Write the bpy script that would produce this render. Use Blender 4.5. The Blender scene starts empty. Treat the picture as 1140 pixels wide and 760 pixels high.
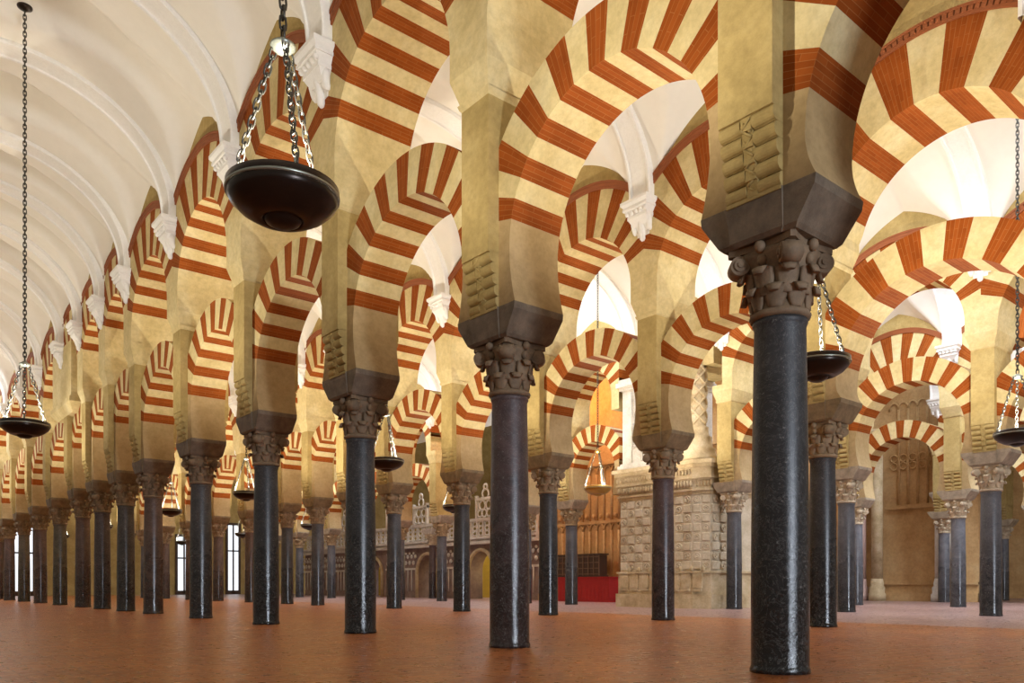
import bpy, math, random
from mathutils import Vector, Matrix
random.seed(7)
PI = math.pi
C = bpy.context.scene.collection

# ------------------------------------------------------------------ helpers
class MB:
    """collects shapes; build() links them as one mesh object"""
    def __init__(s): s.v=[]; s.f=[]; s.m=[]; s.s=[]; s.uv=[]
    def pts(s, ps):
        n=len(s.v); s.v+= [tuple(p) for p in ps]; return n
    def face(s, idx, m=0, smooth=False, uv=None):
        s.f.append(tuple(idx)); s.m.append(m); s.s.append(smooth); s.uv.append(uv)
    def quad(s, a,b,c,d, m=0, smooth=False, uv=None):
        n=s.pts((a,b,c,d)); s.face((n,n+1,n+2,n+3), m, smooth, uv)
    def hexa(s, bot, top, m=0):
        """bot, top: four points each, counter-clockwise from above"""
        n=s.pts(list(bot)+list(top))
        s.face((n+3,n+2,n+1,n),m); s.face((n+4,n+5,n+6,n+7),m)
        for i in range(4):
            j=(i+1)%4; s.face((n+i,n+j,n+4+j,n+4+i),m)
    def box(s, x0,x1,y0,y1,z0,z1,m=0):
        s.hexa([(x0,y0,z0),(x1,y0,z0),(x1,y1,z0),(x0,y1,z0)],[(x0,y0,z1),(x1,y0,z1),(x1,y1,z1),(x0,y1,z1)],m)
    def frust(s, hx0,hy0,z0,hx1,hy1,z1,cx=0,cy=0,m=0):
        s.hexa([(cx-hx0,cy-hy0,z0),(cx+hx0,cy-hy0,z0),(cx+hx0,cy+hy0,z0),(cx-hx0,cy+hy0,z0)],
               [(cx-hx1,cy-hy1,z1),(cx+hx1,cy-hy1,z1),(cx+hx1,cy+hy1,z1),(cx-hx1,cy+hy1,z1)],m)
    def prism(s, poly, z0, z1, m=0):
        """poly ccw in xy"""
        k=len(poly); n=s.pts([(x,y,z0) for x,y in poly]+[(x,y,z1) for x,y in poly])
        s.face(tuple(range(n+k-1,n-1,-1)),m); s.face(tuple(range(n+k,n+2*k)),m)
        for i in range(k):
            j=(i+1)%k; s.face((n+i,n+j,n+k+j,n+k+i),m)
    def sweep(s, rings, m=0, smooth=True, closed=True, caps=True):
        """rings: lists of points with the same count"""
        k=len(rings[0]); st=[s.pts(r) for r in rings]
        for a,b in zip(st[:-1],st[1:]):
            for i in range(k if closed else k-1):
                j=(i+1)%k; s.face((a+i,a+j,b+j,b+i),m,smooth)
        if caps and closed:
            s.face(tuple(range(st[0]+k-1,st[0]-1,-1)),m); s.face(tuple(range(st[-1],st[-1]+k)),m)
    def lathe(s, prof, n=32, cx=0, cy=0, m=0, smooth=True, caps=True):
        s.sweep([[(cx+r*math.cos(2*PI*i/n), cy+r*math.sin(2*PI*i/n), z) for i in range(n)] for r,z in prof], m, smooth, True, caps)
    def tube(s, path, r, n=8, m=0, closed=False):
        P=[Vector(p) for p in path]; rings=[]; N=len(P); ref=None
        for i in range(N):
            if closed: t=(P[(i+1)%N]-P[i-1]).normalized()
            else: t=(P[min(i+1,N-1)]-P[max(i-1,0)]).normalized()
            if ref is None:
                ref=Vector((0,0,1)) if abs(t.z)<.9 else Vector((1,0,0))
            a=(ref-t*ref.dot(t)).normalized(); b=t.cross(a); ref=a
            rr=r[i] if isinstance(r,(list,tuple)) else r
            rings.append([P[i]+(a*math.cos(2*PI*k/n)+b*math.sin(2*PI*k/n))*rr for k in range(n)])
        if closed: rings.append(rings[0])
        s.sweep(rings,m,True,True,not closed)
    def cyl(s, p0, p1, r, n=12, m=0): s.tube([p0,p1], r, n, m)
    def ball(s, c, rx, ry=None, rz=None, n=10, k=6, m=0):
        ry=ry or rx; rz=rz or rx
        s.sweep([[(c[0]+rx*math.sin(PI*(j+.02)/(k+.04))*math.cos(2*PI*i/n), c[1]+ry*math.sin(PI*(j+.02)/(k+.04))*math.sin(2*PI*i/n), c[2]-rz*math.cos(PI*(j+.02)/(k+.04))) for i in range(n)] for j in range(k+1)],m)
    def mesh(s, name, mats):
        me=bpy.data.meshes.new(name); me.from_pydata(s.v,[],s.f)
        for mt in mats: me.materials.append(mt)
        me.polygons.foreach_set('material_index', s.m); me.polygons.foreach_set('use_smooth', s.s)
        if any(u for u in s.uv):
            l=me.uv_layers.new(name='uv')
            for p,u in zip(me.polygons,s.uv):
                if u:
                    for li,c in zip(p.loop_indices,u): l.data[li].uv=c
        me.update(); return me
    def build(s, name, mats, parent=None, loc=None):
        if not isinstance(mats,(list,tuple)): mats=[mats]
        return link(name, s.mesh(name,mats), parent, loc)

def link(name, me, parent=None, loc=None):
    o=bpy.data.objects.new(name, me); C.objects.link(o)
    if parent is not None: o.parent=parent
    if loc is not None: o.location=loc
    return o
def tag(o, label, cat, group=None):
    o['label']=label; o['category']=cat
    if group: o['group']=group
    return o
def empty(name, loc, label, cat, group=None, rz=0):
    o=bpy.data.objects.new(name,None); C.objects.link(o); o.location=loc; o.rotation_euler=(0,0,rz); o.empty_display_size=.1
    return tag(o,label,cat,group)
def structure(o): o['kind']='structure'; return o
def copy_tree(o, parent=None):
    c=o.copy(); C.objects.link(c)
    if parent is not None: c.parent=parent
    for ch in list(o.children): copy_tree(ch,c)
    return c
ORD=['first','second','third','fourth','fifth','sixth','seventh','eighth','ninth','tenth','eleventh','twelfth','thirteenth','fourteenth','fifteenth','sixteenth']

# ------------------------------------------------------------------ materials
def mat(name): 
    m=bpy.data.materials.new(name); m.use_nodes=True
    nt=m.node_tree; return m, nt, nt.nodes, nt.links, nt.nodes['Principled BSDF']
def noise(N, L, scale, detail=5, rough=.6, vec=None, dist=0):
    n=N.new('ShaderNodeTexNoise'); n.inputs['Scale'].default_value=scale; n.inputs['Detail'].default_value=detail
    n.inputs['Roughness'].default_value=rough; n.inputs['Distortion'].default_value=dist
    if vec: L.new(vec,n.inputs['Vector'])
    return n.outputs['Fac']
def ramp(N, L, fac, stops):
    r=N.new('ShaderNodeValToRGB'); e=r.color_ramp.elements
    e[0].position=stops[0][0]; e[0].color=(*stops[0][1],1); e[1].position=stops[-1][0]; e[1].color=(*stops[-1][1],1)
    for p,c in stops[1:-1]:
        x=e.new(p); x.color=(*c,1)
    L.new(fac,r.inputs['Fac']); return r.outputs['Color']
def mixc(N, L, fac, a, b, mode='MIX'):
    x=N.new('ShaderNodeMix'); x.data_type='RGBA'; x.blend_type=mode
    for sock,v in ((x.inputs[0],fac),(x.inputs[6],a),(x.inputs[7],b)):
        if isinstance(v,(int,float)): sock.default_value=v
        elif isinstance(v,tuple): sock.default_value=(*v,1) if len(v)==3 else v
        else: L.new(v,sock)
    return x.outputs[2]
def bump(N, L, B, h, strength, dist=.02):
    b=N.new('ShaderNodeBump'); b.inputs['Strength'].default_value=strength; b.inputs['Distance'].default_value=dist
    L.new(h,b.inputs['Height']); L.new(b.outputs['Normal'],B.inputs['Normal'])
def world_pos(N):
    return N.new('ShaderNodeNewGeometry').outputs['Position']

def stone(name, c0, c1, c2, rough=.85, bs=.35, scale=1.3, grime=.35):
    m,nt,N,L,B=mat(name); p=world_pos(N)
    n1=noise(N,L,scale,6,.65,p); n2=noise(N,L,scale*9,5,.7,p)
    col=ramp(N,L,n1,[(.3,c0),(.5,c1),(.72,c2)])
    col=mixc(N,L,grime,col,ramp(N,L,n2,[(.3,(.45,.42,.38)),(.6,(1,1,1))]),'MULTIPLY')
    L.new(col,B.inputs['Base Color']); B.inputs['Roughness'].default_value=rough; B.inputs['Specular IOR Level'].default_value=.15
    n3=noise(N,L,scale*22,6,.7,p); bump(N,L,B,n3,bs,.015)
    return m
M={}
M['cream']=stone('cream_stone',(.54,.42,.19),(.65,.52,.26),(.72,.61,.35))
M['ochre']=stone('ochre_plaster',(.36,.26,.095),(.47,.345,.135),(.56,.43,.19),.9,.5)
M['jamb']=stone('smooth_stone',(.37,.255,.115),(.44,.31,.15),(.50,.36,.19),.8,.2)
M['impost']=stone('dark_impost_stone',(.07,.06,.055),(.13,.11,.09),(.20,.17,.13),.7,.5,3)
M['carved']=stone('carved_sandstone',(.42,.31,.17),(.58,.45,.27),(.70,.58,.40),.85,.5,2)
M['palestone']=stone('pale_carved_stone',(.55,.50,.43),(.66,.61,.54),(.75,.71,.65),.85,.3,2)
M['wallstone']=stone('ochre_ashlar',(.46,.28,.12),(.58,.37,.17),(.65,.45,.23),.9,.4,1)
M['plaster']=stone('white_plaster',(.84,.80,.70),(.86,.82,.73),(.88,.84,.76),.9,.02,.4,.06)
M['bracket']=stone('plaster_moulding',(.84,.82,.77),(.87,.85,.80),(.88,.86,.83),.85,.05,2,.12)

def brick_red():
    m,nt,N,L,B=mat('red_brick'); p=world_pos(N)
    uv=N.new('ShaderNodeUVMap').outputs['UV']
    b=N.new('ShaderNodeTexBrick'); L.new(uv,b.inputs['Vector'])
    b.inputs['Scale'].default_value=1; b.inputs['Brick Width'].default_value=.28; b.inputs['Row Height'].default_value=.047
    b.inputs['Mortar Size'].default_value=.003; b.inputs['Mortar Smooth'].default_value=.5
    b.inputs['Color1'].default_value=(.265,.060,.008,1); b.inputs['Color2'].default_value=(.33,.080,.012,1); b.inputs['Mortar'].default_value=(.36,.14,.04,1)
    n1=noise(N,L,2.2,5,.6,p)
    col=mixc(N,L,.6,b.outputs['Color'],ramp(N,L,n1,[(.3,(.62,.55,.5)),(.65,(1,1,1))]),'MULTIPLY')
    L.new(col,B.inputs['Base Color']); B.inputs['Roughness'].default_value=.85; B.inputs['Specular IOR Level'].default_value=.1
    bump(N,L,B,b.outputs['Fac'],-.3,.006)
    return m
M['red']=brick_red()
def plain(name,c,r=.5,metal=0):
    m,nt,N,L,B=mat(name); B.inputs['Base Color'].default_value=(*c,1); B.inputs['Roughness'].default_value=r; B.inputs['Metallic'].default_value=metal
    n=noise(N,L,14,4); 
    col=mixc(N,L,.4,c,ramp(N,L,n,[(.3,(.55,.55,.55)),(.7,(1,1,1))]),'MULTIPLY'); L.new(col,B.inputs['Base Color'])
    return m
M['moulding']=plain('moulding_brick',(.30,.085,.022),.8)

def marble():
    """polished shaft: duller grey above, black and hand-polished below; tint comes from the object colour"""
    m,nt,N,L,B=mat('column_marble')
    tc=N.new('ShaderNodeTexCoord').outputs['Object']; oi=N.new('ShaderNodeObjectInfo')
    sep=N.new('ShaderNodeSeparateXYZ'); L.new(tc,sep.inputs[0])
    addv=N.new('ShaderNodeVectorMath'); addv.operation='ADD'; L.new(tc,addv.inputs[0])
    cmb=N.new('ShaderNodeCombineXYZ'); mul=N.new('ShaderNodeMath'); mul.operation='MULTIPLY'; mul.inputs[1].default_value=40
    L.new(oi.outputs['Random'],mul.inputs[0]); L.new(mul.outputs[0],cmb.inputs[2]); L.new(cmb.outputs[0],addv.inputs[1])
    v=addv.outputs[0]
    n1=noise(N,L,3,8,.65,v,1.2); n2=noise(N,L,24,6,.75,v); n3=noise(N,L,5,10,.7,v,3)
    z=N.new('ShaderNodeMath'); z.operation='MULTIPLY_ADD'; z.inputs[1].default_value=.55; z.inputs[2].default_value=-.72
    L.new(sep.outputs[2],z.inputs[0])
    za=N.new('ShaderNodeMath'); za.operation='ADD'; L.new(z.outputs[0],za.inputs[0])
    zn=N.new('ShaderNodeMath'); zn.operation='MULTIPLY'; zn.inputs[1].default_value=.5; L.new(n1,zn.inputs[0]); L.new(zn.outputs[0],za.inputs[1])
    hi=N.new('ShaderNodeMapRange'); L.new(za.outputs[0],hi.inputs[0]); hi.inputs[1].default_value=-.25; hi.inputs[2].default_value=.95
    tint=oi.outputs['Color']
    low=mixc(N,L,1.0,tint,ramp(N,L,n1,[(.3,(.06,.06,.065)),(.75,(.22,.21,.21))]),'MULTIPLY')
    up=mixc(N,L,1.0,tint,ramp(N,L,n1,[(.3,(.28,.28,.30)),(.75,(.62,.60,.60))]),'MULTIPLY')
    col=mixc(N,L,hi.outputs[0],low,up)
    vein=ramp(N,L,n3,[(.485,(0,0,0)),(.5,(1,1,1)),(.515,(0,0,0))])
    spk=ramp(N,L,n2,[(.60,(0,0,0)),(.68,(1,1,1))])
    f1=N.new('ShaderNodeMath'); f1.operation='MULTIPLY'; f1.inputs[1].default_value=.35; L.new(vein,f1.inputs[0])
    col=mixc(N,L,f1.outputs[0],col,(.28,.27,.25))
    f2=N.new('ShaderNodeMath'); f2.operation='MULTIPLY'; f2.inputs[1].default_value=.5; L.new(spk,f2.inputs[0])
    col=mixc(N,L,f2.outputs[0],col,(.34,.33,.31))
    L.new(col,B.inputs['Base Color'])
    r=N.new('ShaderNodeMapRange'); L.new(hi.outputs[0],r.inputs[0]); r.inputs[3].default_value=.10; r.inputs[4].default_value=.5
    L.new(r.outputs[0],B.inputs['Roughness'])
    bump(N,L,B,n2,.30,.010)
    return m
M['marble']=marble()
def tinted(name, bs=.4):
    m,nt,N,L,B=mat(name); p=world_pos(N); oi=N.new('ShaderNodeObjectInfo')
    n=noise(N,L,5,7,.7,p); col=mixc(N,L,1.0,oi.outputs['Color'],ramp(N,L,n,[(.3,(.5,.48,.46)),(.7,(1.15,1.1,1.05))]),'MULTIPLY')
    L.new(col,B.inputs['Base Color']); B.inputs['Roughness'].default_value=.7
    bump(N,L,B,noise(N,L,40,6,.7,p),bs,.012); return m
M['capital']=tinted('capital_stone')
M['block']=tinted('impost_block_stone',.5)

def floor_mat(name='terracotta_floor',c1=(.36,.115,.028),c2=(.47,.17,.045),cm=(.12,.05,.025)):
    m,nt,N,L,B=mat(name); p=world_pos(N)
    b=N.new('ShaderNodeTexBrick'); L.new(p,b.inputs['Vector']); b.inputs['Scale'].default_value=1
    b.inputs['Brick Width'].default_value=.30; b.inputs['Row Height'].default_value=.15; b.inputs['Mortar Size'].default_value=.006; b.inputs['Mortar Smooth'].default_value=.3
    b.inputs['Color1'].default_value=(*c1,1); b.inputs['Color2'].default_value=(*c2,1); b.inputs['Mortar'].default_value=(*cm,1)
    n=noise(N,L,1.1,6,.6,p); n2=noise(N,L,9,5,.6,p)
    col=mixc(N,L,.7,b.outputs['Color'],ramp(N,L,n,[(.3,(.62,.58,.56)),(.7,(1.1,1.05,1.0))]),'MULTIPLY')
    L.new(col,B.inputs['Base Color'])
    r=N.new('ShaderNodeMapRange'); L.new(n2,r.inputs[0]); r.inputs[1].default_value=.3; r.inputs[2].default_value=.7; r.inputs[3].default_value=.22; r.inputs[4].default_value=.42
    L.new(r.outputs[0],B.inputs['Roughness'])
    mx=N.new('ShaderNodeMath'); mx.operation='MULTIPLY_ADD'; mx.inputs[1].default_value=-1.0; L.new(b.outputs['Fac'],mx.inputs[0]); L.new(n2,mx.inputs[2])
    bump(N,L,B,mx.outputs[0],.35,.008); B.inputs['Specular IOR Level'].default_value=.38
    return m
M['floor']=floor_mat()
M['floor_daylit']=floor_mat('daylight_tinted_floor',(.34,.22,.20),(.42,.28,.25),(.22,.13,.11))  # same brick paving, with cool daylight painted into its colour
M['tower']=stone('warm_carved_stone',(.48,.39,.26),(.62,.52,.37),(.74,.65,.50),.85,.4,2)
M['screen']=stone('mauve_stone',(.20,.14,.12),(.28,.20,.17),(.36,.27,.23),.85,.4,2)
M['daylight']=mat('daylit_glass')[0]
_b=M['daylight'].node_tree.nodes['Principled BSDF']; _b.inputs['Base Color'].default_value=(.8,.85,.9,1); _b.inputs['Emission Color'].default_value=(.85,.92,1,1); _b.inputs['Emission Strength'].default_value=1.1
M['bronze']=plain('dark_bronze',(.030,.020,.015),.28,.6)
M['iron']=plain('chain_iron',(.10,.095,.08),.35,.8)
M['brass']=plain('lamp_brass',(.55,.36,.10),.3,.9)
M['steel']=plain('pale_metal',(.40,.43,.37),.35,.85)
M['redcloth']=plain('red_cloth',(.38,.012,.010),.8)
M['darkwood']=plain('dark_wood',(.06,.03,.015),.5)
M['void']=plain('shadowed_stone',(.05,.035,.02),.9)
M['brownstone']=plain('carved_walnut',(.16,.10,.06),.7)
M['yellow']=plain('yellow_light_wall',(.75,.52,.06),.7)

# ------------------------------------------------------------------ layout
XA,XB,XC,XD,XE = 5.775,12.6,19.95,27.2,34.5
YS=[3.56,6.97,10.38,13.79,17.2,20.61,23.1,25.65,28.15,31.65,35.3,39.0,42.9,46.5,50.1]
HP=.24       # pier half width along the arcade
TL=.70       # lower arch thickness
TU=1.18      # upper arch thickness

# ---- column parts (shared meshes)
def shaft_mesh():
    b=MB(); n=40
    prof=[(.236,0),(.236,.03),(.228,.05)]
    for i in range(13):
        t=i/12; prof.append((.226-.026*t**1.4+.004*math.sin(PI*t), .06+t*2.69))
    prof+=[(.206,2.765),(.214,2.785),(.212,2.81)]
    b.lathe(prof,n); return b.mesh('shaft',[M['marble']])
def capital_mesh():
    b=MB(); n=32
    def ring(r,z,e):
        out=[]
        for i in range(n):
            a=2*PI*i/n; c,s_=math.cos(a),math.sin(a)
            k=(abs(c)**e+abs(s_)**e)**(-1/e); out.append((r*k*c,r*k*s_,z))
        return out
    b.sweep([ring(.2,0,2),ring(.232,.012,2),ring(.24,.035,2),ring(.228,.058,2),ring(.205,.07,2),ring(.207,.2,2),ring(.218,.32,2.2),ring(.24,.41,2.6),ring(.262,.47,3.2),ring(.275,.52,4)])
    # two rows of plain leaves with curling tips
    def leaf(a,z0,z1,r0,out,w):
        ca,sa=math.cos(a),math.sin(a); K=8; rings=[]
        for i in range(K+1):
            t=i/K
            if t<.75: r=r0+.012+.05*t*t; z=z0+(z1-z0)*t/.75
            else:
                q=(t-.75)/.25; r=r0+.04+out*math.sin(q*PI/2); z=z1+.02*math.sin(q*PI)-.05*q*q
            ww=w*(.55+.55*math.sin(min(t,.8)/.8*PI*.62))*(1 if t<.8 else 1-.55*(t-.8)/.2); th=.022
            pts=[]
            for k in range(8):
                u=2*PI*k/8; y=ww*math.cos(u); d=th*math.sin(u)*(1.3-.5*abs(math.cos(u)))
                rr=r+d-.25*y*y/(r); pts.append((ca*rr-sa*y, sa*rr+ca*y, z))
            rings.append(pts)
        b.sweep(rings)
    for i in range(8): leaf(2*PI*i/8+PI/8,.06,.22,.195,.05,.085)
    for i in range(8): leaf(2*PI*i/8,.16,.36,.21,.065,.085)
    # corner volutes
    for i in range(4):
        a=PI/4+i*PI/2; ca,sa=math.cos(a),math.sin(a); cx,cy,cz=.325*ca,.325*sa,.44
        tx,ty=-sa,ca
        for w,r in ((.075,.078),(.09,.05),(.102,.022)):
            b.cyl((cx-tx*w,cy-ty*w,cz),(cx+tx*w,cy+ty*w,cz),r,16)
        P=[(.20*ca,.20*sa,.30),(.24*ca,.24*sa,.40),(.29*ca,.29*sa,.49),(.345*ca,.345*sa,.515)]
        b.tube(P,[.03,.035,.045,.04],8)
        a=i*PI/2; ca,sa=math.cos(a),math.sin(a)       # fleuron
        b.ball((.285*ca,.285*sa,.535),.045,.045,.05)
        b.ball((.255*ca,.255*sa,.44),.04,.04,.05)
    # concave abacus
    poly=[]
    cs=[(-.31,-.31),(.31,-.31),(.31,.31),(-.31,.31)]
    for i in range(4):
        x0,y0=cs[i]; x1,y1=cs[(i+1)%4]; nx,ny=(y1-y0),-(x1-x0); l=math.hypot(nx,ny); nx/=l; ny/=l
        for t in (.06,.2,.4,.6,.8,.94):
            d=-.055*math.sin(PI*t); poly.append((x0+(x1-x0)*t+nx*d, y0+(y1-y0)*t+ny*d))
    b.prism(poly,.525,.58)
    return b.mesh('capital',[M['capital']])
def block_mesh():
    """cross-shaped impost block, battered underside"""
    b=MB()
    def arm(x0,y0,x1,y1,x2,y2):
        b.frust(x0-.03,y0-.03,0,x0,y0,.03); b.frust(x0,y0,.03,x1,y1,.25); b.frust(x1,y1,.25,x2,y2,.32)
    arm(.345,.235,.375,.245,.375,.245)      # towards the naves
    arm(.335,.35,.355,.50,.355,.51)      # along the arcade, under the arches
    b.frust(.26,.26,0,.30,.30,.318)
    return b.mesh('impost_block',[M['block']])
SHAFT,CAPITAL,BLOCK=shaft_mesh(),capital_mesh(),block_mesh()
def make_column(x,y,label,group,tint,captint,blocktint,sc=1.0):
    t=empty('marble_column',(x,y,0),label,'column',group)
    a=link('shaft',SHAFT,t); a.color=(*tint,1); a.scale=(sc,sc,1)
    c=link('capital',CAPITAL,t,(0,0,2.81)); c.color=(*captint,1); c.rotation_euler=(0,0,0)
    k=link('impost_block',BLOCK,t,(0,0,3.385)); k.color=(*blocktint,1)
    return t

# ---- pier parts (shared meshes)
def pier_body_mesh():
    b=MB()
    b.box(-.35,.35,-HP,HP,3.66,4.36); b.box(-.495,.495,-HP,HP,4.28,6.03)
    return b.mesh('pier',[M['ochre']])
def corbel_mesh():
    """stack of stone rolls stepping outward (+x side), with a carved middle band"""
    b=MB(); K=5; h=.118
    for i in range(K):
        t=(i+.5)/K; xo=.372+.112*t; zc=3.705+(i+.5)*h
        for y0,y1 in ((-HP,-.05),(.05,HP)):
            rings=[]
            for yy in (y0,y1):
                rings.append([(xo-.032+.047*math.sin(PI*k/8),yy,zc-.056*math.cos(PI*k/8)) for k in range(9)]+[(.3,yy,zc+.056),(.3,yy,zc-.056)])
            b.sweep(rings,0,False)
        b.box(.3,xo-.034,-HP+.002,HP-.002,zc-h/2,zc+h/2)
        b.box(.3,xo+.004,-.046,.046,zc-h/2,zc+h/2)
    n=8
    for i in range(n):
        t=(i+.5)/n; xo=.367+.112*t; z=3.72+(i+.5)*.54/n
        sg=1 if i%2 else -1
        b.tube([(xo+.002,-.04*sg,z-.034),(xo+.010,.04*sg,z+.034)],.011,6)
        b.ball((xo+.006,-.025*sg,z+.012),.012)
    b.box(.3,.385,-HP,HP,3.68,3.71)
    return b.mesh('roll_corbel',[M['ochre']])
def impost_mesh():
    b=MB()
    hx,hy=.495,HP
    for d0,z0,d1,z1 in ((.0,5.96,.02,5.985),(.02,5.985,.035,6.03),(.012,6.03,.02,6.06),(.02,6.06,.095,6.30),(.095,6.30,.095,6.47)):
        b.frust(hx+d0,hy+d0,z0,hx+d1,hy+d1,z1)
    return b.mesh('impost_moulding',[M['cream']])
PIER,CORBEL,IMPOST=pier_body_mesh(),corbel_mesh(),impost_mesh()
def make_pier(x,y,label,group):
    o=link('masonry_pier',PIER,None,(x,y,0)); tag(o,label,'pier',group)
    link('roll_corbel',CORBEL,o); c=link('roll_corbel',CORBEL,o); c.rotation_euler=(0,0,PI)
    link('impost_moulding',IMPOST,o)
    return o

# ---- arches
def ring_seg(b, T, a0,a1, R, zc, rout, m, sub=3):
    """one voussoir; rout(a) gives the outer radius at angle a"""
    h=T/2
    A=[a0+(a1-a0)*i/sub for i in range(sub+1)]
    I=[(R*math.cos(a),zc+R*math.sin(a)) for a in A]
    O=[(rout(a)*math.cos(a),zc+rout(a)*math.sin(a)) for a in A]
    for i in range(sub):
        (y0,z0),(y1,z1)=I[i],I[i+1]; (p0,q0),(p1,q1)=O[i],O[i+1]
        v0,v1=(A[i]-a0)*R+.004,(A[i+1]-a0)*R+.004
        w0,w1=rout(A[i])-R,rout(A[i+1])-R
        b.quad((-h,y0,z0),(-h,y1,z1),(-h,p1,q1),(-h,p0,q0),m,uv=[(0,v0),(0,v1),(w1,v1),(w0,v0)])
        b.quad((h,y0,z0),(h,p0,q0),(h,p1,q1),(h,y1,z1),m,uv=[(0,v0),(w0,v0),(w1,v1),(0,v1)])
        b.quad((-h,y0,z0),(h,y0,z0),(h,y1,z1),(-h,y1,z1),m,uv=[(0,v0),(T,v0),(T,v1),(0,v1)])
        b.quad((-h,p0,q0),(-h,p1,q1),(h,p1,q1),(h,p0,q0),m,uv=[(0,v0),(0,v1),(T,v1),(T,v0)])
def strip(b, T, pts, yo, m):
    """jamb masonry between the opening line pts (y,z) and the vertical y=yo"""
    h=T/2
    for (y0,z0),(y1,z1) in zip(pts[:-1],pts[1:]):
        b.quad((-h,y0,z0),(-h,y1,z1),(-h,yo,z1),(-h,yo,z0),m)
        b.quad((h,y0,z0),(h,yo,z0),(h,yo,z1),(h,y1,z1),m)
        b.quad((-h,y0,z0),(h,y0,z0),(h,y1,z1),(-h,y1,z1),m,smooth=True)
    y,z=pts[-1]
    b.quad((-h,y,z),(h,y,z),(h,yo,z),(-h,yo,z),m)
ARCH={}
def lower_arch_mesh(L,nv,drop=0):
    key=('l',round(L,2),nv,drop)
    if key in ARCH: return ARCH[key]
    b=MB(); R=L/2-.42; zc=5.59-drop-R; t=.56; yl=L/2-HP+.03; s0=math.radians(12.6)
    ro=lambda a: min(R+t, yl/max(abs(math.cos(a)),1e-6))
    w=(PI-2*s0)/nv
    for i in range(nv): ring_seg(b,TL,s0+i*w,s0+(i+1)*w,R,zc,ro,1 if i%2==0 else 0,4)
    for sg in (1,-1):
        pts=[]
        for k in range(9):
            q=k/8; z=3.70+(zc-3.70)*q; pts.append((sg*(R-.09*(1-q)**2),z))
        for k in range(1,4):
            a=s0*k/3; pts.append((sg*R*math.cos(a),zc+R*math.sin(a)))
        b2=pts; strip(b,TL,b2,sg*yl,2)
        # wedge between the last joint and the pier
        a=s0; r=ro(a); h=TL/2
        zj=zc+R*math.sin(a)
        p=[(sg*R*math.cos(a),zj),(sg*r*math.cos(a),zc+r*math.sin(a)),(sg*yl,zc+r*math.sin(a)),(sg*yl,zj)]
        n=b.pts([(-h,y,z) for y,z in p]); b.face((n,n+1,n+2,n+3),2)
        n=b.pts([(h,y,z) for y,z in p]); b.face((n,n+1,n+2,n+3),2)
    me=b.mesh('horseshoe_arch',[M['cream'],M['red'],M['jamb']]); ARCH[key]=me; return me
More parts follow.
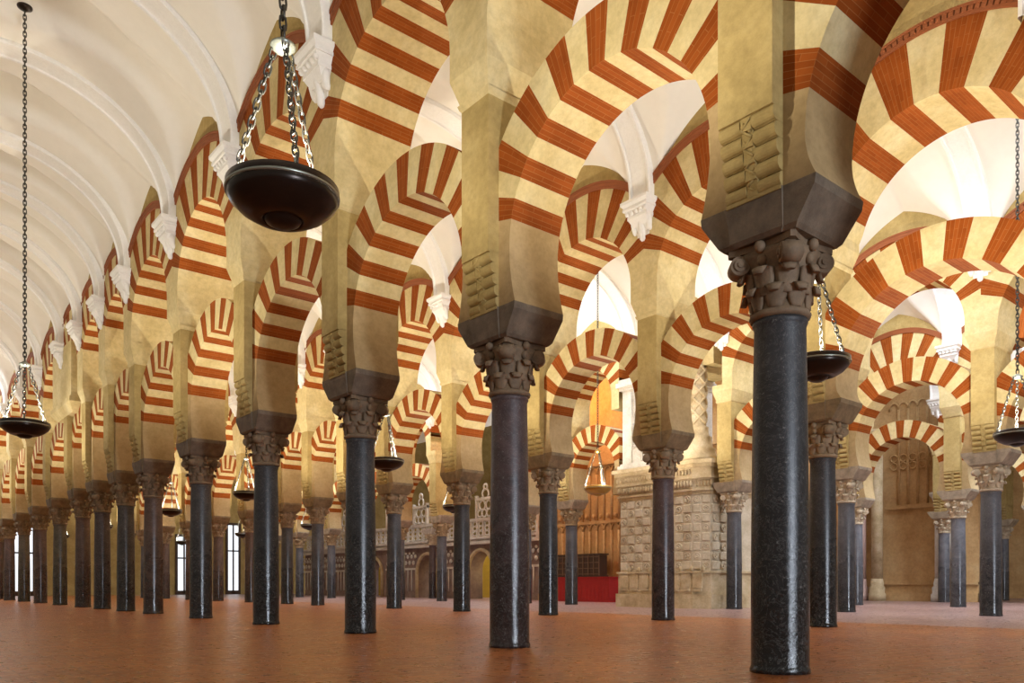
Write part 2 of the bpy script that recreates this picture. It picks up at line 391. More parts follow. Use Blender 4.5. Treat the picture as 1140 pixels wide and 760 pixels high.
def upper_meshes(L,nv,drop=0):
    key=('u',round(L,2),nv,drop)
    if key in ARCH: return ARCH[key]
    b=MB(); R=L/2-.335; zc=8.0-drop-R; t=.95; yl=L/2; s0=math.radians(21)
    ro=lambda a: min(R+t, yl/max(abs(math.cos(a)),1e-6))
    w=(PI-2*s0)/nv; h=TU/2
    for i in range(nv): ring_seg(b,TU,s0+i*w,s0+(i+1)*w,R,zc,ro,1 if i%2==0 else 0,5)
    for sg in (1,-1):
        pts=[(sg*R,6.46),(sg*R,zc)] if zc>6.5 else [(sg*R,6.46)]
        for k in range(1,5):
            a=s0*k/4
            if zc+R*math.sin(a)>6.5: pts.append((sg*R*math.cos(a),zc+R*math.sin(a)))
        strip(b,TU,pts,sg*yl,0)
        a=s0; r=ro(a); zj=zc+R*math.sin(a)
        p=[(sg*R*math.cos(a),zj),(sg*r*math.cos(a),zc+r*math.sin(a)),(sg*yl,zj)]
        for x in (-h,h):
            n=b.pts([(x,y,z) for y,z in p]); b.face((n,n+1,n+2),0)
    ring=b.mesh('round_arch',[M['cream'],M['red']])
    # brick moulding with a dentil course around the back of the arch
    mbs={-1:MB(),1:MB()}; am=math.acos(min(1,yl/(R+t))) if R+t>yl else s0
    K=40
    for sg in (-1,1):
        mb=mbs[sg]; x0=sg*(h-.06)
        def band(r0,r1,xp):
            for i in range(K):
                a0=am+(PI-2*am)*i/K; a1=am+(PI-2*am)*(i+1)/K
                P=lambda r,a,x:(x,max(-yl,min(yl,r*math.cos(a))),zc+r*math.sin(a))
                x=sg*(h+xp)
                q=[P(r0,a0,x),P(r0,a1,x),P(r1,a1,x),P(r1,a0,x)]
                mb.quad(*q); mb.quad(P(r0,a0,x0),P(r0,a1,x0),P(r0,a1,x),P(r0,a0,x)); mb.quad(P(r1,a0,x0),P(r1,a1,x0),P(r1,a1,x),P(r1,a0,x))
        band(R+t,R+t+.045,.03); band(R+t+.045,R+t+.115,.004); band(R+t+.115,R+t+.155,.05)
        nd=int((PI-2*am)*(R+t)/.085)
        for i in range(nd):
            a=am+(PI-2*am)*(i+.5)/nd; da=.02
            q=[]
            for x in (sg*h,sg*(h+.038)):
                for r,aa in ((R+t+.045,a-da),(R+t+.045,a+da),(R+t+.115,a+da),(R+t+.115,a-da)):
                    q.append((x,max(-yl,min(yl,r*math.cos(aa))),zc+r*math.sin(aa)))
            n=mb.pts(q); mb.face((n+4,n+5,n+6,n+7)); 
            for k in range(4): mb.face((n+k,n+(k+1)%4,n+4+(k+1)%4,n+4+k))
    mould=[mbs[k].mesh('brick_moulding',[M['moulding']]) for k in (-1,1)]
    # plastered wall above the arch, up to the vault
    wb=MB(); Rw=R+t+.05; K=36; hw=h-.05; top=11.3
    for i in range(K):
        y0=-yl+2*yl*i/K; y1=-yl+2*yl*(i+1)/K
        zl=lambda y: zc+math.sqrt(max(0,Rw*Rw-y*y)) if abs(y)<Rw else zc
        for x in (-hw,hw): wb.quad((x,y0,zl(y0)),(x,y1,zl(y1)),(x,y1,top),(x,y0,top))
        wb.quad((-hw,y0,zl(y0)),(-hw,y1,zl(y1)),(hw,y1,zl(y1)),(hw,y0,zl(y0)))
        wb.quad((-hw,y0,top),(-hw,y1,top),(hw,y1,top),(hw,y0,top))
    wall=wb.mesh('spandrel_wall',[M['ochre']])
    ARCH[key]=(ring,mould,wall); return ARCH[key]
def bay(x,y0,y1,where,row,opts=None):
    opts=opts or {}
    L=y1-y0; y=(y0+y1)/2
    nl=opts.get('nl',17 if L>2.8 else 13); nu=opts.get('nu',15 if L>2.8 else 11); dr=opts.get('drop',0)
    if opts.get('lower',True):
        o=link('horseshoe_arch',lower_arch_mesh(L,nl,dr),None,(x,y,0))
        tag(o,'lower striped arch '+where,'arch','lower arches of the '+row)
    if opts.get('upper',True):
        r,m,w=upper_meshes(L,nu,dr*1.5)
        o=link('round_arch',r,None,(x,y,0)); tag(o,'round upper striped arch '+where,'arch','upper arches of the '+row)
        for mm in m: link('brick_moulding',mm,o)
        link('spandrel_wall',w,o)
    return

# ---- plaster vault bracket (faces -x; local origin on the wall face at z=0)
def bracket_mesh():
    b=MB()
    def slab(d,w,z0,z1,d1=None,w1=None):
        d1=d if d1 is None else d1; w1=w if w1 is None else w1
        b.hexa([(-d,-w,z0),(.06,-w,z0),(.06,w,z0),(-d,w,z0)],[(-d1,-w1,z1),(.06,-w1,z1),(.06,w1,z1),(-d1,w1,z1)])
    slab(.40,.40,8.30,8.37); slab(.33,.33,8.21,8.30,.40,.40); slab(.36,.36,8.15,8.21); slab(.25,.27,8.02,8.15,.34,.34)
    slab(.27,.29,7.95,8.02); slab(.16,.2,7.78,7.95,.26,.28)
    for y,zb,r in ((-.22,7.62,.06),(0,7.42,.075),(.22,7.62,.06)):
        b.tube([(-.10,y,7.98),(-.11,y,7.85),(-.09,y,7.72),(-.07,y,zb+.05),(-.05,y,zb)],[r*1.2,r*1.3,r,r*.9,r*.45],10)
    for y in (-.11,.11): b.tube([(-.08,y,7.95),(-.09,y,7.8),(-.05,y,7.66)],[.06,.065,.03],8)
    for y in (-.3,-.15,0,.15,.3): b.ball((-.3,y*.9,8.08),.05,.05,.06)
    slab(.05,.17,7.55,7.80,.06,.2)
    b.v=[(x*.85,y*.85,7.43+(z-7.42)*.8) for x,y,z in b.v]
    return b.mesh('vault_bracket',[M['bracket']])
BRACKET=bracket_mesh()

# ---- colours
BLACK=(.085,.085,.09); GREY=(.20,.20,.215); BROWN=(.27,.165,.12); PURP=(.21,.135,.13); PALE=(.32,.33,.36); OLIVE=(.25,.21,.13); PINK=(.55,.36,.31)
CAPD=(.28,.20,.125); CAPB=(.42,.31,.18); CAPL=(.62,.52,.37)
BLKD=(.22,.175,.125); BLKB=(.36,.27,.15); BLKL=(.55,.46,.32); 

ROWS=[
 dict(x=XA,name='nearest arcade',ys=[-.2]+YS[:14],first=1),
 dict(x=XB,name='second arcade back',ys=[3.13]+YS[1:15],first=1),
 dict(x=XC,name='third arcade back',ys=[3.1,6.97,10.38,13.79],first=1),
 dict(x=XC,name='far third arcade',ys=[20.61,23.1,28.7,32.1,35.5]+YS[11:15],first=0),
 dict(x=XD,name='fourth arcade back',ys=[3.5,6.97,10.45,13.79],first=1),
 dict(x=XE,name='fifth arcade back',ys=[6.97,10.38,13.79],first=0),
]
LOOK={0:['black','glossy black white-flecked','dark purple-brown','polished black','black','dark grey','dark brown','grey-brown','dark brown','rusty brown','mottled olive','dark brown','mottled olive','dark brown','dark brown'],
      1:['black','black glossy','dark purple','polished black','polished black','black and grey','grey','mottled grey','dark grey','dark brown','dark brown','dark brown','dark brown','dark grey','dark grey']}
TINT=[[BLACK,BLACK,PURP,BLACK,BLACK,(.13,.125,.125),BROWN,(.16,.14,.12),(.15,.11,.10),BROWN,OLIVE,BROWN,OLIVE,BROWN,BROWN],
      [BLACK,BLACK,PURP,BLACK,BLACK,(.16,.165,.18),GREY,GREY,(.15,.15,.15),BROWN,BROWN,BROWN,BROWN,GREY,GREY]]
for ri,row in enumerate(ROWS):
    ys=row['ys']; x=row['x']; nm=row['name']
    for i,y in enumerate(ys):
        k=i-row['first']
        pos='off the right edge' if k<0 else ORD[k]+' from the right'
        look=LOOK[ri][i] if ri<2 else ('dark grey' if ri<4 else 'grey')
        if ri==0: tint,ct,bt=TINT[0][i],(CAPD if i<7 else (.30,.215,.12)),(BLKD if i<7 else (.25,.19,.105))
        elif ri==1: tint,ct,bt=TINT[1][i],(.37,.27,.16),(.30,.225,.125)
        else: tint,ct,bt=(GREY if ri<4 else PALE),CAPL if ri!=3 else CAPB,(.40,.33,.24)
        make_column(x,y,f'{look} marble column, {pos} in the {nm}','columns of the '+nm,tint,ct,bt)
        make_pier(x,y,f'ochre pier with roll corbels over column {pos}, {nm}','piers of the '+nm)
        for sg in (-1,1):
            if ri==0 and sg==-1 and i==0: continue
            o=link('vault_bracket',BRACKET,None,(x+sg*(TU/2-.03),y,0)); o.rotation_euler=(0,0,0 if sg<0 else PI)
            side='near' if sg<0 else 'far'
            tag(o,f'white plaster bracket, {side} side, over column {pos}, {nm}','bracket','vault brackets of the '+nm)
    for i,(y0,y1) in enumerate(zip(ys[:-1],ys[1:])):
        k=i-row['first']
        where=(f'between {ORD[k]} and {ORD[k+1]} columns from the right, {nm}' if k>=0 else f'rising off the right edge of the frame, {nm}')
        op={}
        if i==0 and ri==1: op=dict(nl=15,nu=11,drop=.17)
        if ri==3 and i==1: continue
        if i==0 and ri==0: op=dict(nl=15,nu=13,drop=.1)
        bay(x,y0,y1,where,nm,op)

# wide old pier on the ninth column of the nearest arcade, walled between impost and vault
b=MB(); y=28.15
b.box(-.60,.60,y-1.38,y+1.38,6.30,8.05); b.hexa([(-.5,y-1.1,5.95),(.5,y-1.1,5.95),(.5,y+1.1,5.95),(-.5,y+1.1,5.95)],[(-.66,y-1.45,6.2),(.66,y-1.45,6.2),(.66,y+1.45,6.2),(-.66,y+1.45,6.2)])
b.box(-.66,.66,y-1.45,y+1.45,6.2,6.34)
tag(b.build('broad_pier',[M['cream']],None,(XA,0,0)),'broad cream wall pier with sloping impost above the ninth column of the nearest arcade','pier')

# ------------------------------------------------------------------ vaults
def vault(x0,x1,ys,yend0,yend1):
    """barrel vault with pointed lunettes over each bay; ys are the rib lines"""
    hw=(x1-x0)/2; xm=(x0+x1)/2; zs,H=8.17,2.39; e=1.1
    g0=math.sqrt(1-(e/(1+e))**2)
    lines=[]
    bays=list(zip(ys[:-1],ys[1:]))
    rows=[]
    for (a,c) in bays:
        n=40
        for j in range(n): rows.append((a+(c-a)*j/n,a,c))
    rows.append((ys[-1],bays[-1][0],bays[-1][1]))
    NP=84; b=MB(); prev=None
    for (y,a,c) in rows:
        yc=(a+c)/2; t=abs(y-yc)/((c-a)/2-.27)
        g=math.sqrt(max(0,1-((t+e)/(1+e))**2))/g0 if t<1 else 0
        pts=[]
        for i in range(NP+1):
            ph=PI*i/NP; dx=-hw*math.cos(ph)
            zb=zs+H*math.sin(ph); d=hw-abs(dx)
            zl=zs+(1.45+.70*d)*g
            pts.append((xm+dx,y,max(zb,zl)))
        n=b.pts(pts)
        if prev is not None:
            for i in range(NP): b.face((prev+i,n+i,n+i+1,prev+i+1),0,True)
        prev=n
    ob=structure(b.build('ceiling',[M['plaster']]))
    # moulded transverse ribs
    sec=[(-.27,.0),(-.27,.05),(-.255,.075),(-.21,.075),(-.195,.045),(-.15,.035),(.15,.035),(.195,.045),(.21,.075),(.255,.075),(.27,.05),(.27,.0)]
    for y in ys:
        rb=MB(); rings=[]
        for i in range(49):
            ph=PI*i/48
            if ph<.03: ph=.0
            nx,nz=-math.cos(ph)/hw,math.sin(ph)/H; l=math.hypot(nx,nz); nx/=l; nz/=l
            px,pz=xm-hw*math.cos(ph),zs+H*math.sin(ph)
            ex=.13*max(0,1-math.sin(ph)*1.25)**1.5
            rings.append([(px-nx*(d+(ex if d>0 else 0)),y+u,pz-nz*(d+(ex if d>0 else 0))) for u,d in sec])
        rb.sweep(rings,0,False,False,False)
        rb.build('rib',[M['bracket']],ob)
    return ob
hT=TU/2-.05
YV=[-.2]+YS[:15]+[54,58]
vault(-.45,XA-hT,YV,0,0)
vault(XA+hT,XB-hT,YV,0,0)
vault(XB+hT,XC-hT,YV,0,0)
vault(XC+hT,XD-hT,[-.2,3.56,6.97,10.38,13.79],0,0)
vault(XD+hT,XE-hT,[3.56,6.97,10.38,13.79],0,0)
# high choir vault beyond the third arcade
def choir_vault():
    b=MB(); prev=None; x0,x1=XC+hT,33.0; xm=(x0+x1)/2; hw=(x1-x0)/2
    for y in range(14,61,2):
        n=b.pts([(xm-hw*math.cos(PI*i/24),y,11.3+4.5*math.sin(PI*i/24)) for i in range(25)])
        if prev is not None:
            for i in range(24): b.face((prev+i,n+i,n+i+1,prev+i+1),0,True)
        prev=n
    structure(b.build('ceiling',[M['plaster']]))
choir_vault()

# ------------------------------------------------------------------ floor and end walls
b=MB(); b.box(-8,14.4,-12,62,-.2,0); structure(b.build('floor',[M['floor']]))
b=MB(); b.box(14.4,52,-12,62,-.2,0); structure(b.build('floor',[M['floor_daylit']]))  # separate slab carrying the painted daylight tint
b=MB(); b.box(-8,52,60.0,60.6,0,16); structure(b.build('wall_back',[M['ochre']]))
for wn,(wx,ww,wz) in enumerate(((8.6,.75,4.4),(18.9,.45,4.2),(22.5,.40,5.2)),1):
    b=MB(); fr=b
    for x0,x1,z0,z1 in ((-ww-.15,-ww,0,wz),(ww,ww+.15,0,wz),(-ww-.15,ww+.15,wz,wz+.18),(-.05,.05,0,wz),(-ww,ww,wz*.62,wz*.62+.1),(-ww,ww,0,.3)): b.box(x0,x1,-.12,.05,z0,z1)
    wo=structure(b.build(f'window_{wn}',[M['darkwood']],None,(wx,59.95,0)))
    b=MB(); b.box(-ww,ww,-.03,.0,.3,wz); b.build('pane',[M['daylight']],wo)
b=MB(); b.box(47.5,48,-12,60,0,12); structure(b.build('wall_right',[M['wallstone']]))

# ------------------------------------------------------------------ hanging lamps
def chain_mesh(length,link_l=.085,r=.0075,w=.022,m=None):
    """oval links alternating by a quarter turn, hanging down from z=0 to -length"""
    b=MB(); pitch=link_l-2*r*1.6; n=max(2,int(length/pitch))
    pitch=length/n; hl=(pitch+2*r*1.6)/2
    for i in range(n):
        zc=-(i+.5)*pitch; P=[]
        for k in range(10):
            a=2*PI*k/10; u=w*math.cos(a); v=(hl-w)*(1 if math.sin(a)>0 else -1)*(1 if abs(math.sin(a))>.2 else 0)+w*math.sin(a)
            P.append((u,0,zc+v) if i%2==0 else (0,u,zc+v))
        b.tube(P,r,6,0,True)
    return b.mesh('chain',[m or M['iron']])
CROWN=10.56
def make_lamp():
    t=empty('hanging_lamp',(0,0,3.2),'','lamp'); 
    b=MB(); R=.385
    b.lathe([(.02,.085),(.14,.075),(.135,.05),(.15,.042),(.22,.062),(.30,.108),(.36,.165),(.385,.22),(.375,.225),(.34,.17),(.2,.09),(.03,.085)],48)
    b.build('bowl',[M['bronze']],t)
    b=MB(); b.lathe([(.02,0),(.07,.004),(.115,.03),(.135,.06),(.14,.09)],32); b.build('bottom_boss',[M['bronze']],t)
    b=MB(); b.lathe([(.382,.212),(.389,.214),(.391,.228),(.384,.232)],48,caps=False); b.build('rim_band',[M['steel']],t)
    b=MB(); b.lathe([(.388,.228),(.385,.275),(.365,.285),(.35,.28),(.352,.225)],48,caps=False); b.build('collar',[M['bronze']],t)
    hz=1.27
    b=MB(); b.lathe([(.015,hz-.05),(.05,hz-.045),(.085,hz-.015),(.088,hz),(.05,hz+.025),(.02,hz+.05)],24); b.build('hub',[M['steel']],t)
    L=math.hypot(.36-.06,hz-.02-.285)
    cm=chain_mesh(L)
    for k in range(3):
        a=2*PI*k/3+.35
        o=link('chain',cm,t,(.06*math.cos(a),.06*math.sin(a),hz-.02))
        v=Vector((.30*math.cos(a),.30*math.sin(a),-(hz-.02-.285)))
        o.rotation_mode='QUATERNION'; o.rotation_quaternion=Vector((0,0,-1)).rotation_difference(v)
        b=MB(); b.cyl((.362*math.cos(a),.362*math.sin(a),.27),(.362*math.cos(a),.362*math.sin(a),.33),.014,8); b.build('chain_lug',[M['steel']],t)
    top=CROWN-3.2
    o=link('suspension_chain',chain_mesh(top-hz-.05,.10,.009,.024),t,(0,0,top))
    b=MB(); b.lathe([(.12,top),(.115,top-.02),(.07,top-.045),(.02,top-.06)],24); b.build('ceiling_rose',[M['bronze']],t)
    return t
NZ=2.35; NAB=(XA+XB)/2; NBC=(XB+XC)/2
LAMPS=[(NZ,5.32,'large dark bronze bowl lamp hanging on chains in the left nave, nearest of the lamps'),
       (NZ,15.8,'dark bronze bowl lamp on a long chain at the far left edge'),
       (NAB,5.15,'dark bowl lamp partly hidden behind the large black foreground column'),
       (NAB,15.35,'dark bowl lamp hanging between the polished black columns left of centre'),
       (NBC,15.75,'brass bowl lamp hanging before the ochre altar recess'),
       (NBC,5.25,'dark bowl lamp cut off by the right edge of the frame'),
       (NAB,23.4,'small dark bowl lamp just left of the fourth column of the nearest arcade'),
       (NAB,30.6,'small bowl lamp hanging between far columns at left, higher of the two'),
       (NBC,52.,'tiny bowl lamp deep among far columns at left, lower of the two'),
       (NBC,42.,'tiny bowl lamp beside the fourth column of the nearest arcade, lower one'),
       (NBC,22.7,'small dark bowl lamp before the carved choir screen, centre of picture')]
LAMPS+=[(x,y,'distant bowl lamp lost behind the columns at far left') for x,y in ((NZ,26.8),(NZ,37.4),(NZ,48),(NAB,40.5),(NAB,50),(NBC,34))]
lamp=make_lamp()
for i,(x,y,lb) in enumerate(LAMPS):
    o=lamp if i==0 else copy_tree(lamp)
    o.location=(x,y,3.2); o['label']=lb; o['group']='hanging bowl lamps'
    if i==4:
        for ch in o.children:
            if ch.name.split('.')[0] in ('bowl','bottom_boss','collar','hub'):
                me=ch.data.copy(); ch.data=me; me.materials[0]=M['brass']

# ------------------------------------------------------------------ renaissance pier (carved tower)
def relief(b, O, U, V, w, h, nu, nv, dep=.05):
    """chequer of square panels and rosettes on the face at O spanned by unit vectors U (along) and V (up); normal N=V x U toward viewer"""
    O=Vector(O); U=Vector(U).normalized(); V=Vector(V).normalized(); Nn=U.cross(V).normalized()
    cw,chh=w/nu,h/nv
    def P(u,v,d): return tuple(O+U*u+V*v+Nn*d)
    for i in range(nu):
        for j in range(nv):
            u0,v0=i*cw,j*chh; g=.018
            if (i+j)%2==0:
                n=b.pts([P(u0+g,v0+g,0),P(u0+cw-g,v0+g,0),P(u0+cw-g,v0+chh-g,0),P(u0+g,v0+chh-g,0),
                         P(u0+g*2,v0+g*2,dep),P(u0+cw-2*g,v0+g*2,dep),P(u0+cw-2*g,v0+chh-2*g,dep),P(u0+2*g,v0+chh-2*g,dep)])
                b.face((n+4,n+5,n+6,n+7))
                for k in range(4): b.face((n+k,n+(k+1)%4,n+4+(k+1)%4,n+4+k))
            else:
                c=(u0+cw/2,v0+chh/2); r=min(cw,chh)*.42
                for rr,d0 in ((r,dep*.9),(r*.45,dep*1.5)):
                    K=10; ring=[P(c[0]+rr*math.cos(2*PI*k/K),c[1]+rr*math.sin(2*PI*k/K),d0*.5) for k in range(K)]
                    outer=[P(c[0]+rr*.8*math.cos(2*PI*k/K),c[1]+rr*.8*math.sin(2*PI*k/K),d0) for k in range(K)]
                    base=[P(c[0]+rr*math.cos(2*PI*k/K),c[1]+rr*math.sin(2*PI*k/K),0) for k in range(K)]
                    inn=[P(c[0]+rr*.5*math.cos(2*PI*k/K),c[1]+rr*.5*math.sin(2*PI*k/K),d0*.3) for k in range(K)]
                    b.sweep([base,ring,outer,inn],0,False,True,True)
tower=empty('carved_pier',(20.3,16.,0),'massive carved renaissance stone pier with chequered rosette panels, right of centre','pier')
def offs(poly,d):
    cx=sum(p[0] for p in poly)/len(poly); cy=sum(p[1] for p in poly)/len(poly)
    return [(x+d*(1 if x>cx else -1),y+d*(1 if y>cy else -1)) for x,y in poly]
base=[(-1.0,1.75),(-1.0,-1.2),(-.75,-1.68),(0,-1.72),(2.0,-1.72),(2.0,1.75)]
b=MB(); b.prism(offs(base,.06),0,.42); b.prism(offs(base,.0),.42,1.06); b.prism(offs(base,.05),1.06,1.12)
for k in range(8):
    y=1.62-k*.41; b.box(-1.05,-.98,y-.3,y,.52,.6); b.box(-1.03,-.98,y-.32,y+.02,.62,1.04); b.ball((-1.02,y-.35,1.18),.05,.06,.09)
b.build('plinth',[M['carved']],tower)
b=MB(); b.prism(offs(base,-.05),1.1,3.42); 
relief(b,(-.95,1.70,1.15),(0,-1,0),(0,0,1),2.85,2.25,9,8,.035)
d=Vector((.25,-.48,0)); relief(b,(-.95,-1.17,1.15),d,(0,0,1),.53,2.25,2,8,.02)
relief(b,(-.70,-1.67,1.15),(1,-.05,0),(0,0,1),.75,2.25,2,8,.02)
b.build('relief_panel',[M['tower']],tower)
b=MB()
for dd,z0,z1 in ((-.02,3.40,3.5),(.03,3.5,3.56),(-.02,3.56,3.86),(.06,3.86,3.92),(.02,3.92,4.18),(.10,4.18,4.28),(.16,4.28,4.40)): b.prism(offs(base,dd),z0,z1)
for k in range(26):
    y=1.7-k*.115; b.ball((-1.04,y,3.71),.035,.05,.1,8,5); b.ball((-1.05,y+.05,4.05),.03,.045,.09,8,5)
for k in range(5):
    b.ball((-.9+.04*k,-1.32-.09*k,3.71),.04,.05,.1,8,5)
b.build('frieze',[M['carved']],tower)
b=MB(); b.box(-.85,1.5,-.1,1.70,4.4,7.15)
for z0,z1,dd in ((4.4,4.55,.12),(4.55,4.62,.06),(7.0,7.1,.08),(7.1,7.25,.16),(7.25,7.35,.1)): b.box(-.85-dd,1.5,-.1-dd,1.70+dd,z0,z1)
for k in range(4):
    y=.02+k*.42; b.cyl((-.90,y,4.62),(-.90,y,6.9),.035,8)
    for s_ in (0,1):
        P=[(-.88,y+.02+.19*(1-math.cos(q*PI/2)) if s_==0 else y+.40-.19*(1-math.cos(q*PI/2)),5.9+.45*math.sin(q*PI/2)) for q in (0,.25,.5,.75,1)]
        if k<3: b.tube(P,.025,6)
    for j in range(5):
        if k<3: b.tube([(-.88,y+.02,5.05+j*.17),(-.88,y+.40,5.22+j*.17)],.022,6); b.tube([(-.88,y+.40,5.05+j*.17),(-.88,y+.02,5.22+j*.17)],.022,6)
b.build('tracery_shaft',[M['palestone']],tower)
b=MB(); b.lathe([(.62,4.4),(.62,4.55),(.55,4.58),(.5,4.75),(.52,4.8),(.44,4.85),(.40,5.1),(.42,5.15),(.33,5.2),(.3,5.4),(.32,5.45),(.24,5.5),(.2,7.5),(.3,7.6),(.3,7.8)],28,-.45,-1.0)
for s_ in (0,1,2,3):
    for sg in (1,-1):
        P=[]
        for k in range(30):
            t=k/29; a=sg*t*PI*2.2+s_*PI/2; P.append((-.45+.245*math.cos(a),-1.0+.245*math.sin(a),5.55+1.75*t))
        b.tube(P,.04,6)
b.build('twisted_column',[M['carved']],tower)
b=MB(); b.box(-.5,1.4,-1.6,1.5,7.3,11.2); b.build('upper_mass',[M['cream']],tower)

# arch between the carved pier and the far third arcade
def extra_bay(x,y0,y1,where):
    bay(x,y0,y1,where,'far third arcade',{})
extra_bay(XC,17.78,20.61,'between the carved renaissance pier and the dark column left of it')

# ------------------------------------------------------------------ choir screen and altar recess (beyond the third arcade)
XW=24.6
scr=empty('choir_screen',(XW,33,0),'carved stone choir screen with tracery balustrade and arched doorways, centre background','screen')
def warp(o): return o
b=MB()
doors=[(36.7,.95,2.35),(31.9,.95,2.4),(42.5,.9,2.3)]
ya,yb=27.5,52.0
edges=[]; cur=ya
for yc,hwid,zt in sorted(doors):
    b.box(0,.8,cur-33,yc-hwid-33,0,2.75); b.box(0,.8,yc-hwid-33,yc+hwid-33,zt,2.75); cur=yc+hwid
    # arch haunches
    K=8
    for k in range(K):
        a0,a1=PI/2*k/K,PI/2*(k+1)/K
        for sg in (1,-1):
            r=hwid; zc=zt-r
            p0=(yc+sg*r*math.cos(a0)-33,zc+r*math.sin(a0)); p1=(yc+sg*r*math.cos(a1)-33,zc+r*math.sin(a1))
            b.quad((0,p0[0],p0[1]),(0,p1[0],p1[1]),(0,yc+sg*r-33,p1[1]),(0,yc+sg*r-33,p0[1]))
            b.quad((0,p0[0],p0[1]),(0,p1[0],p1[1]),(.8,p1[0],p1[1]),(.8,p0[0],p0[1]))
b.box(0,.8,cur-33,yb-33,0,2.75)
rls={}; y=ya
while y<yb:                      # blind lancets and small reliefs on the wall
    rl=rls.setdefault(sum(1 for d in doors if d[0]<y),MB())
    if all(abs(y+.2-d[0])>d[1]+.35 for d in doors):
        rl.cyl((-.04,y-33,.35),(-.04,y-33,1.55),.035,6); rl.box(-.07,0,y-33,y+.4-33,1.55,1.66)
        rl.ball((-.05,y+.2-33,1.95),.06,.13,.13,8,5); rl.ball((-.05,y-33,2.3),.06,.12,.12,8,5); rl.ball((-.05,y+.2-33,2.48),.05,.09,.08,8,5)
    y+=.4
b.build('screen_wall',[M['screen']],scr); [q.build('relief',[M['palestone']],scr) for q in rls.values() if q.v]
b=MB()
b.box(-.35,.9,ya-33,yb-33,2.75,2.90); b.box(-.25,.9,ya-33,yb-33,2.90,3.0); b.box(-.4,.9,ya-33,yb-33,3.0,3.12)
b.build('cornice',[M['palestone']],scr)
b=MB(); y=ya
while y<yb-.5:                   # pierced balustrade with scrolls, then tall crest panels
    b.box(-.2,-.05,y-33,y+.08-33,3.12,3.9)
    for zz in (3.3,3.55,3.78):
        P=[(-.12,y+.3+.16*math.cos(2*PI*k/10)-33,zz+.11*math.sin(2*PI*k/10)) for k in range(10)]; b.tube(P,.035,6,0,True)
    y+=.5
b.box(-.25,0,ya-33,yb-33,3.9,4.05)
b.build('balustrade',[M['palestone']],scr)
y=ya+.4; k=0
while y<yb-1.5:
    if k%2==0:
        w=1.3; b=MB()
        b.box(-.18,-.02,y-33,y+.1-33,4.05,5.2); b.box(-.18,-.02,y+w-33,y+w+.1-33,4.05,5.2); b.box(-.2,0,y-33,y+w+.1-33,4.95,5.08)
        for (u,v,r) in ((.35,4.3,.2),(.75,4.3,.2),(1.1,4.3,.18),(.4,4.7,.22),(.9,4.7,.24),(.65,5.25,.25),(.65,5.6,.14)):
            P=[(-.1,y+u+r*math.cos(2*PI*q/10)-33,v+r*math.sin(2*PI*q/10)) for q in range(10)]; b.tube(P,.05,6,0,True)
        b.build('crest_panel',[M['palestone']],scr)
    y+=1.45; k+=1
for (yc,hwid,zt) in doors:
    b=MB(); P=[]
    for kk in range(13):
        a=PI*kk/12; P.append((-.06,yc+(hwid+.08)*math.cos(a)-33,zt-hwid+(hwid+.08)*math.sin(a)))
    P=[(-.06,yc+hwid+.08-33,0)]+P+[(-.06,yc-hwid-.08-33,0)]
    b.tube(P,.10,8); b.build('door_moulding',[M['carved']],scr)
# room seen through the doorway; its yellow light is put into the wall colour
b=MB(); b.box(3.0,3.2,26,50,0,3.4); 
structure(b.build('wall_choir',[M['yellow']],None,(XW,0,0)))
b=MB(); b.box(0,.6,0,1.3,.0,.12); b.box(.02,.58,.03,1.27,.12,.85); b.box(-.03,.63,-.03,1.33,.85,.95); b.box(0,.08,0,1.3,.95,1.2)
tag(b.build('choir_chest',[M['darkwood']],None,(XW+1.3,31.2,0)),'dark wooden chest inside the yellow doorway of the choir screen','chest')

# altar recess wall: tall ochre tracery wall
wl=MB(); wl.box(0,.6,21.2,27.5,0,13)
y=21.3
while y<27.4:
    wl.cyl((-.04,y,1.1),(-.04,y,3.0),.05,8); wl.cyl((-.04,y,3.4),(-.04,y,5.4),.05,8)
    for z0 in (3.0,5.4):
        P=[(-.04,y+.21-.21*math.cos(PI*q/6),z0+.3*math.sin(PI*q/6)) for q in range(7)]; wl.tube(P,.04,6)
    wl.ball((-.04,y+.21,3.62),.06,.1,.1,8,5)
    y+=.42
for z0,z1,d in ((1.0,1.12,.1),(3.3,3.42,.09),(5.75,5.95,.14),(0,.3,.12)): wl.box(-d,.1,21.2,27.5,z0,z1)
structure(wl.build('wall_altar',[M['wallstone']],None,(XW,0,0)))
b=MB(); b.box(-.9,-.12,22.3,26.4,0,.10)
nf=40
for i in range(nf):
    y0=22.35+4.0*i/nf; y1=22.35+4.0*(i+1)/nf; d0=.03*(i%2); d1=.03*((i+1)%2)
    b.quad((-.85-d0,y0,.1),(-.85-d1,y1,.1),(-.82,y1,1.0),(-.82,y0,1.0),0,True)
b.box(-.84,-.15,22.35,26.35,.1,1.02); b.box(-.87,-.13,22.32,26.38,1.0,1.04)
tag(b.build('altar_table',[M['redcloth']],None,(XW,0,0)),'long low altar draped in red cloth against the ochre tracery wall','altar')
g=empty('chest',(XW-.5,24.3,1.04),'dark latticed wooden chest standing on the red draped altar','chest')
b=MB(); b.box(-.25,.25,-1.35,1.35,0,.06); b.box(-.22,.22,-1.3,1.3,.06,.9); b.box(-.26,.26,-1.36,1.36,.9,.97); b.build('body',[M['darkwood']],g)
b=MB()
for k in range(9): b.box(-.25,-.22,-1.3+k*.31,-1.25+k*.31,.06,.9)
for k in range(4): b.box(-.255,-.225,-1.3,1.3,.1+k*.24,.14+k*.24)
b.build('lattice',[M['brownstone']],g)

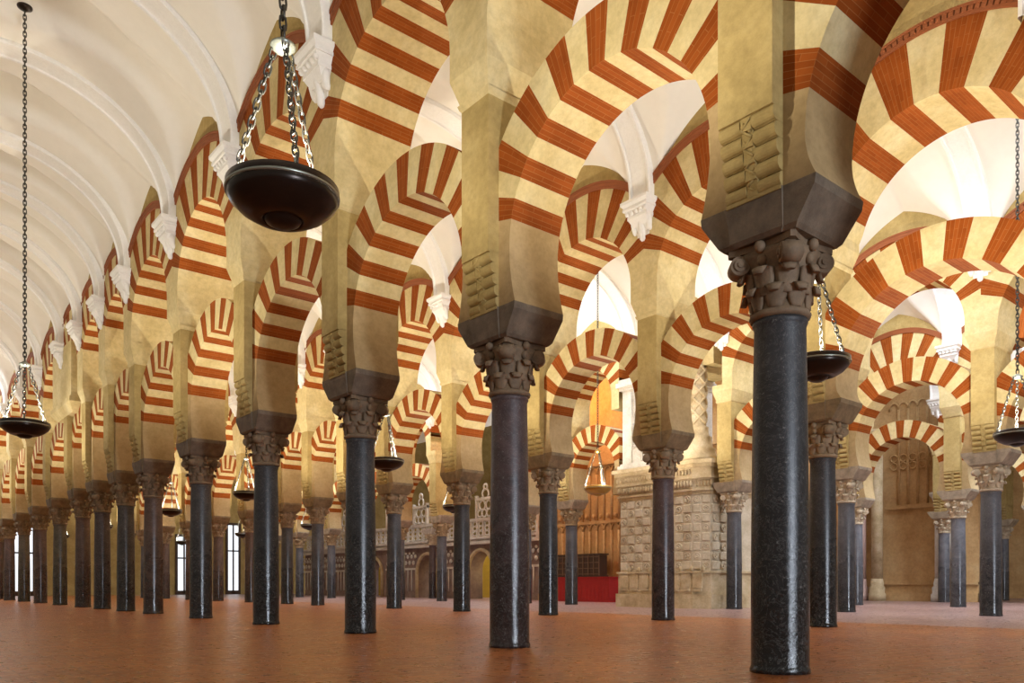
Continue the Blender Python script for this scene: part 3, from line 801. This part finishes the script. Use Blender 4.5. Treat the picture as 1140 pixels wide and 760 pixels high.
# wall right of the carved pier, seen between the columns
wl=MB(); wl.box(0,.6,14.4,21.2,0,13)
for k in range(14):
    y=14.6+k*.5
    wl.cyl((-.05,y,.9),(-.05,y,3.8),.06,8); 
    for j in range(6): wl.ball((-.03,y+.25,1.2+j*.45),.07,.13,.13,8,5)
for z0,z1,d in ((0,.25,.15),(.75,.9,.12),(3.8,4.0,.16),(6.5,6.7,.14)): wl.box(-d,.1,14.4,21.2,z0,z1)
structure(wl.build('wall_transept',[M['wallstone']],None,(27.6,0,0)))
# bench at the foot of it
b=MB(); b.box(-.7,-.2,16.2,18.8,.38,.45); b.box(-.25,-.18,16.2,18.8,.45,1.0)
for y in (16.2,17.45,18.72): b.box(-.68,-.2,y,y+.08,0,.38)
tag(b.build('bench',[M['darkwood']],None,(27.4,0,0)),'dark wooden bench against the carved wall behind the grey column','bench')

# gothic tracery wall with clustered shafts (right background)
wl=MB(); XG=35.6
wl.box(0,.8,12.9,20.0,0,13)
wl.box(-.12,.1,12.9,17.2,0,.35); wl.box(-.1,.1,12.9,17.2,.72,.82); wl.box(-.16,.1,14.35,16.55,4.02,4.2)
y=14.5
while y<16.5:
    wl.tube([(-.05,y,4.2),(-.05,y,8.4)],.055,8)
    P=[(-.05,y+.2-.2*math.cos(PI*q/6),8.4+.3*math.sin(PI*q/6)) for q in range(7)]; wl.tube(P,.045,6)
    for zz in (5.9,6.25): wl.tube([(-.05,y+.2+.16*math.cos(2*PI*q/8),zz+.16*math.sin(2*PI*q/8)) for q in range(8)],.04,6,0,True)
    y+=.4
structure(wl.build('wall_gothic',[M['wallstone']],None,(XG,0,0)))
def half_shaft(y,r,ztop,label,name,m,x=None,hasbase=True,fig=False):
    x=XG-.13-r*1.5 if x is None else x
    t=empty(name,(x,y,0),label,'pilaster')
    b=MB(); b.lathe([(r*1.5,0),(r*1.5,.3),(r*1.3,.36),(r*1.35,.6),(r*1.12,.66),(r*1.16,.76),(r,.98)],20); b.build('base',[m],t)
    b=MB(); b.lathe([(r,.95),(r,ztop)],20); b.build('shaft',[m],t)
    b=MB(); b.lathe([(r,ztop-.02),(r*1.2,ztop),(r*1.1,ztop+.05),(r*1.3,ztop+.3),(r*1.7,ztop+.45),(r*1.7,ztop+.55)],20); b.build('capital',[m],t)
    if fig:
        b=MB(); b.lathe([(r*1.1,ztop+.55),(r*1.3,ztop+.75),(r*1.0,ztop+1.2),(r*1.15,ztop+1.5),(r*.5,ztop+1.65),(r*.62,ztop+1.8),(r*.2,ztop+1.98)],14); b.build('statue',[m],t)
    return t
half_shaft(14.05,.30,4.0,'thick pale round pilaster with bulbous base right of the gothic tracery panel','pilaster',M['palestone'])
half_shaft(16.85,.24,7.0,'pale square-based pilaster left of the gothic tracery panel','pilaster',M['carved'])
half_shaft(17.55,.20,4.6,'slender pink marble shaft topped by a small statue, left of the gothic wall','pilaster',plain('pink_marble',(.50,.33,.28),.5),XG-.5,True,True)
o=make_column(24.0,35.4,'slim dark column standing against the choir screen beside its doorway',None,PURP,CAPL,(.6,.55,.48),.85)
for x,y,lb in ((41.0,13.79,'grey marble column near the right edge, behind the dark column of the third arcade'),):
    make_column(x,y,lb,'far right columns',PALE,CAPL,(.5,.42,.3)); make_pier(x,y,'ochre pier above the far grey column near the right edge','far right piers')

# ------------------------------------------------------------------ camera
cam=bpy.data.cameras.new('camera'); co=bpy.data.objects.new('camera',cam); C.objects.link(co)
co.location=(0,0,.70); co.rotation_euler=(PI/2,0,-math.atan2(742,890)); cam.sensor_width=36; cam.lens=890/1140*36
cam.shift_y=(651-380)/1140; cam.clip_end=300
bpy.context.scene.camera=co

# ------------------------------------------------------------------ light
def pt(name,loc,e,col,r=.15):
    l=bpy.data.lights.new(name,'POINT'); l.energy=e; l.color=col; l.shadow_soft_size=r
    o=bpy.data.objects.new(name,l); C.objects.link(o); o.location=loc; return o
def area(name,loc,to,sx,sy,e,col):
    l=bpy.data.lights.new(name,'AREA'); l.shape='RECTANGLE'; l.size=sx; l.size_y=sy; l.energy=e; l.color=col
    o=bpy.data.objects.new(name,l); C.objects.link(o); o.location=loc
    o.rotation_euler=(Vector(to)-Vector(loc)).to_track_quat('-Z','Y').to_euler(); return o
WARM=(1,.93,.78)
for (x,y,_) in LAMPS: pt('lamp_light',(x,y,3.40),760 if x<5 else 900,WARM,.07)
COOL=(.78,.87,1.0)
area('choir_daylight',(25.0,20,10.5),(19.9,19.5,5),5,5,700,COOL)
area('nave_daylight',(NBC,8,10.3),(NBC,8,0),2.5,14,650,COOL)
area('nave_daylight',(NBC+.6,19,10.1),(19.4,18.3,6),2,3,230,COOL)
area('aisle_daylight',(23.6,7,10.3),(23.6,7,0),3,10,1300,COOL)
area('transept_daylight',(31,9,10.3),(32,12,0),3,9,2000,COOL)
area('choir_daylight',(27.5,36,14),(26,36,0),6,20,3000,COOL)
area('far_daylight',(NZ,44,10.2),(NZ,44,0),2.5,14,900,COOL)
area('far_daylight',(NBC,34,10.3),(NBC,34,0),3,14,900,COOL)
area('door_daylight',(2.6,-18,3.3),(7,4,1.5),1.7,6,2600,COOL)
pt('choir_lamp',(22.6,24,8.6),500,(1,.40,.09),.3)
pt('choir_lamp',(26.6,32,2.4),120,(1,.8,.35),.2)
W=bpy.data.worlds.new('world'); bpy.context.scene.world=W; W.use_nodes=True
bg=W.node_tree.nodes['Background']; bg.inputs[0].default_value=(1,.88,.70,1); bg.inputs[1].default_value=.25
sc=bpy.context.scene
sc.view_settings.view_transform='Standard'; sc.view_settings.look='None'; sc.view_settings.gamma=1; sc.view_settings.use_curve_mapping=False
sc.view_settings.exposure=0.0
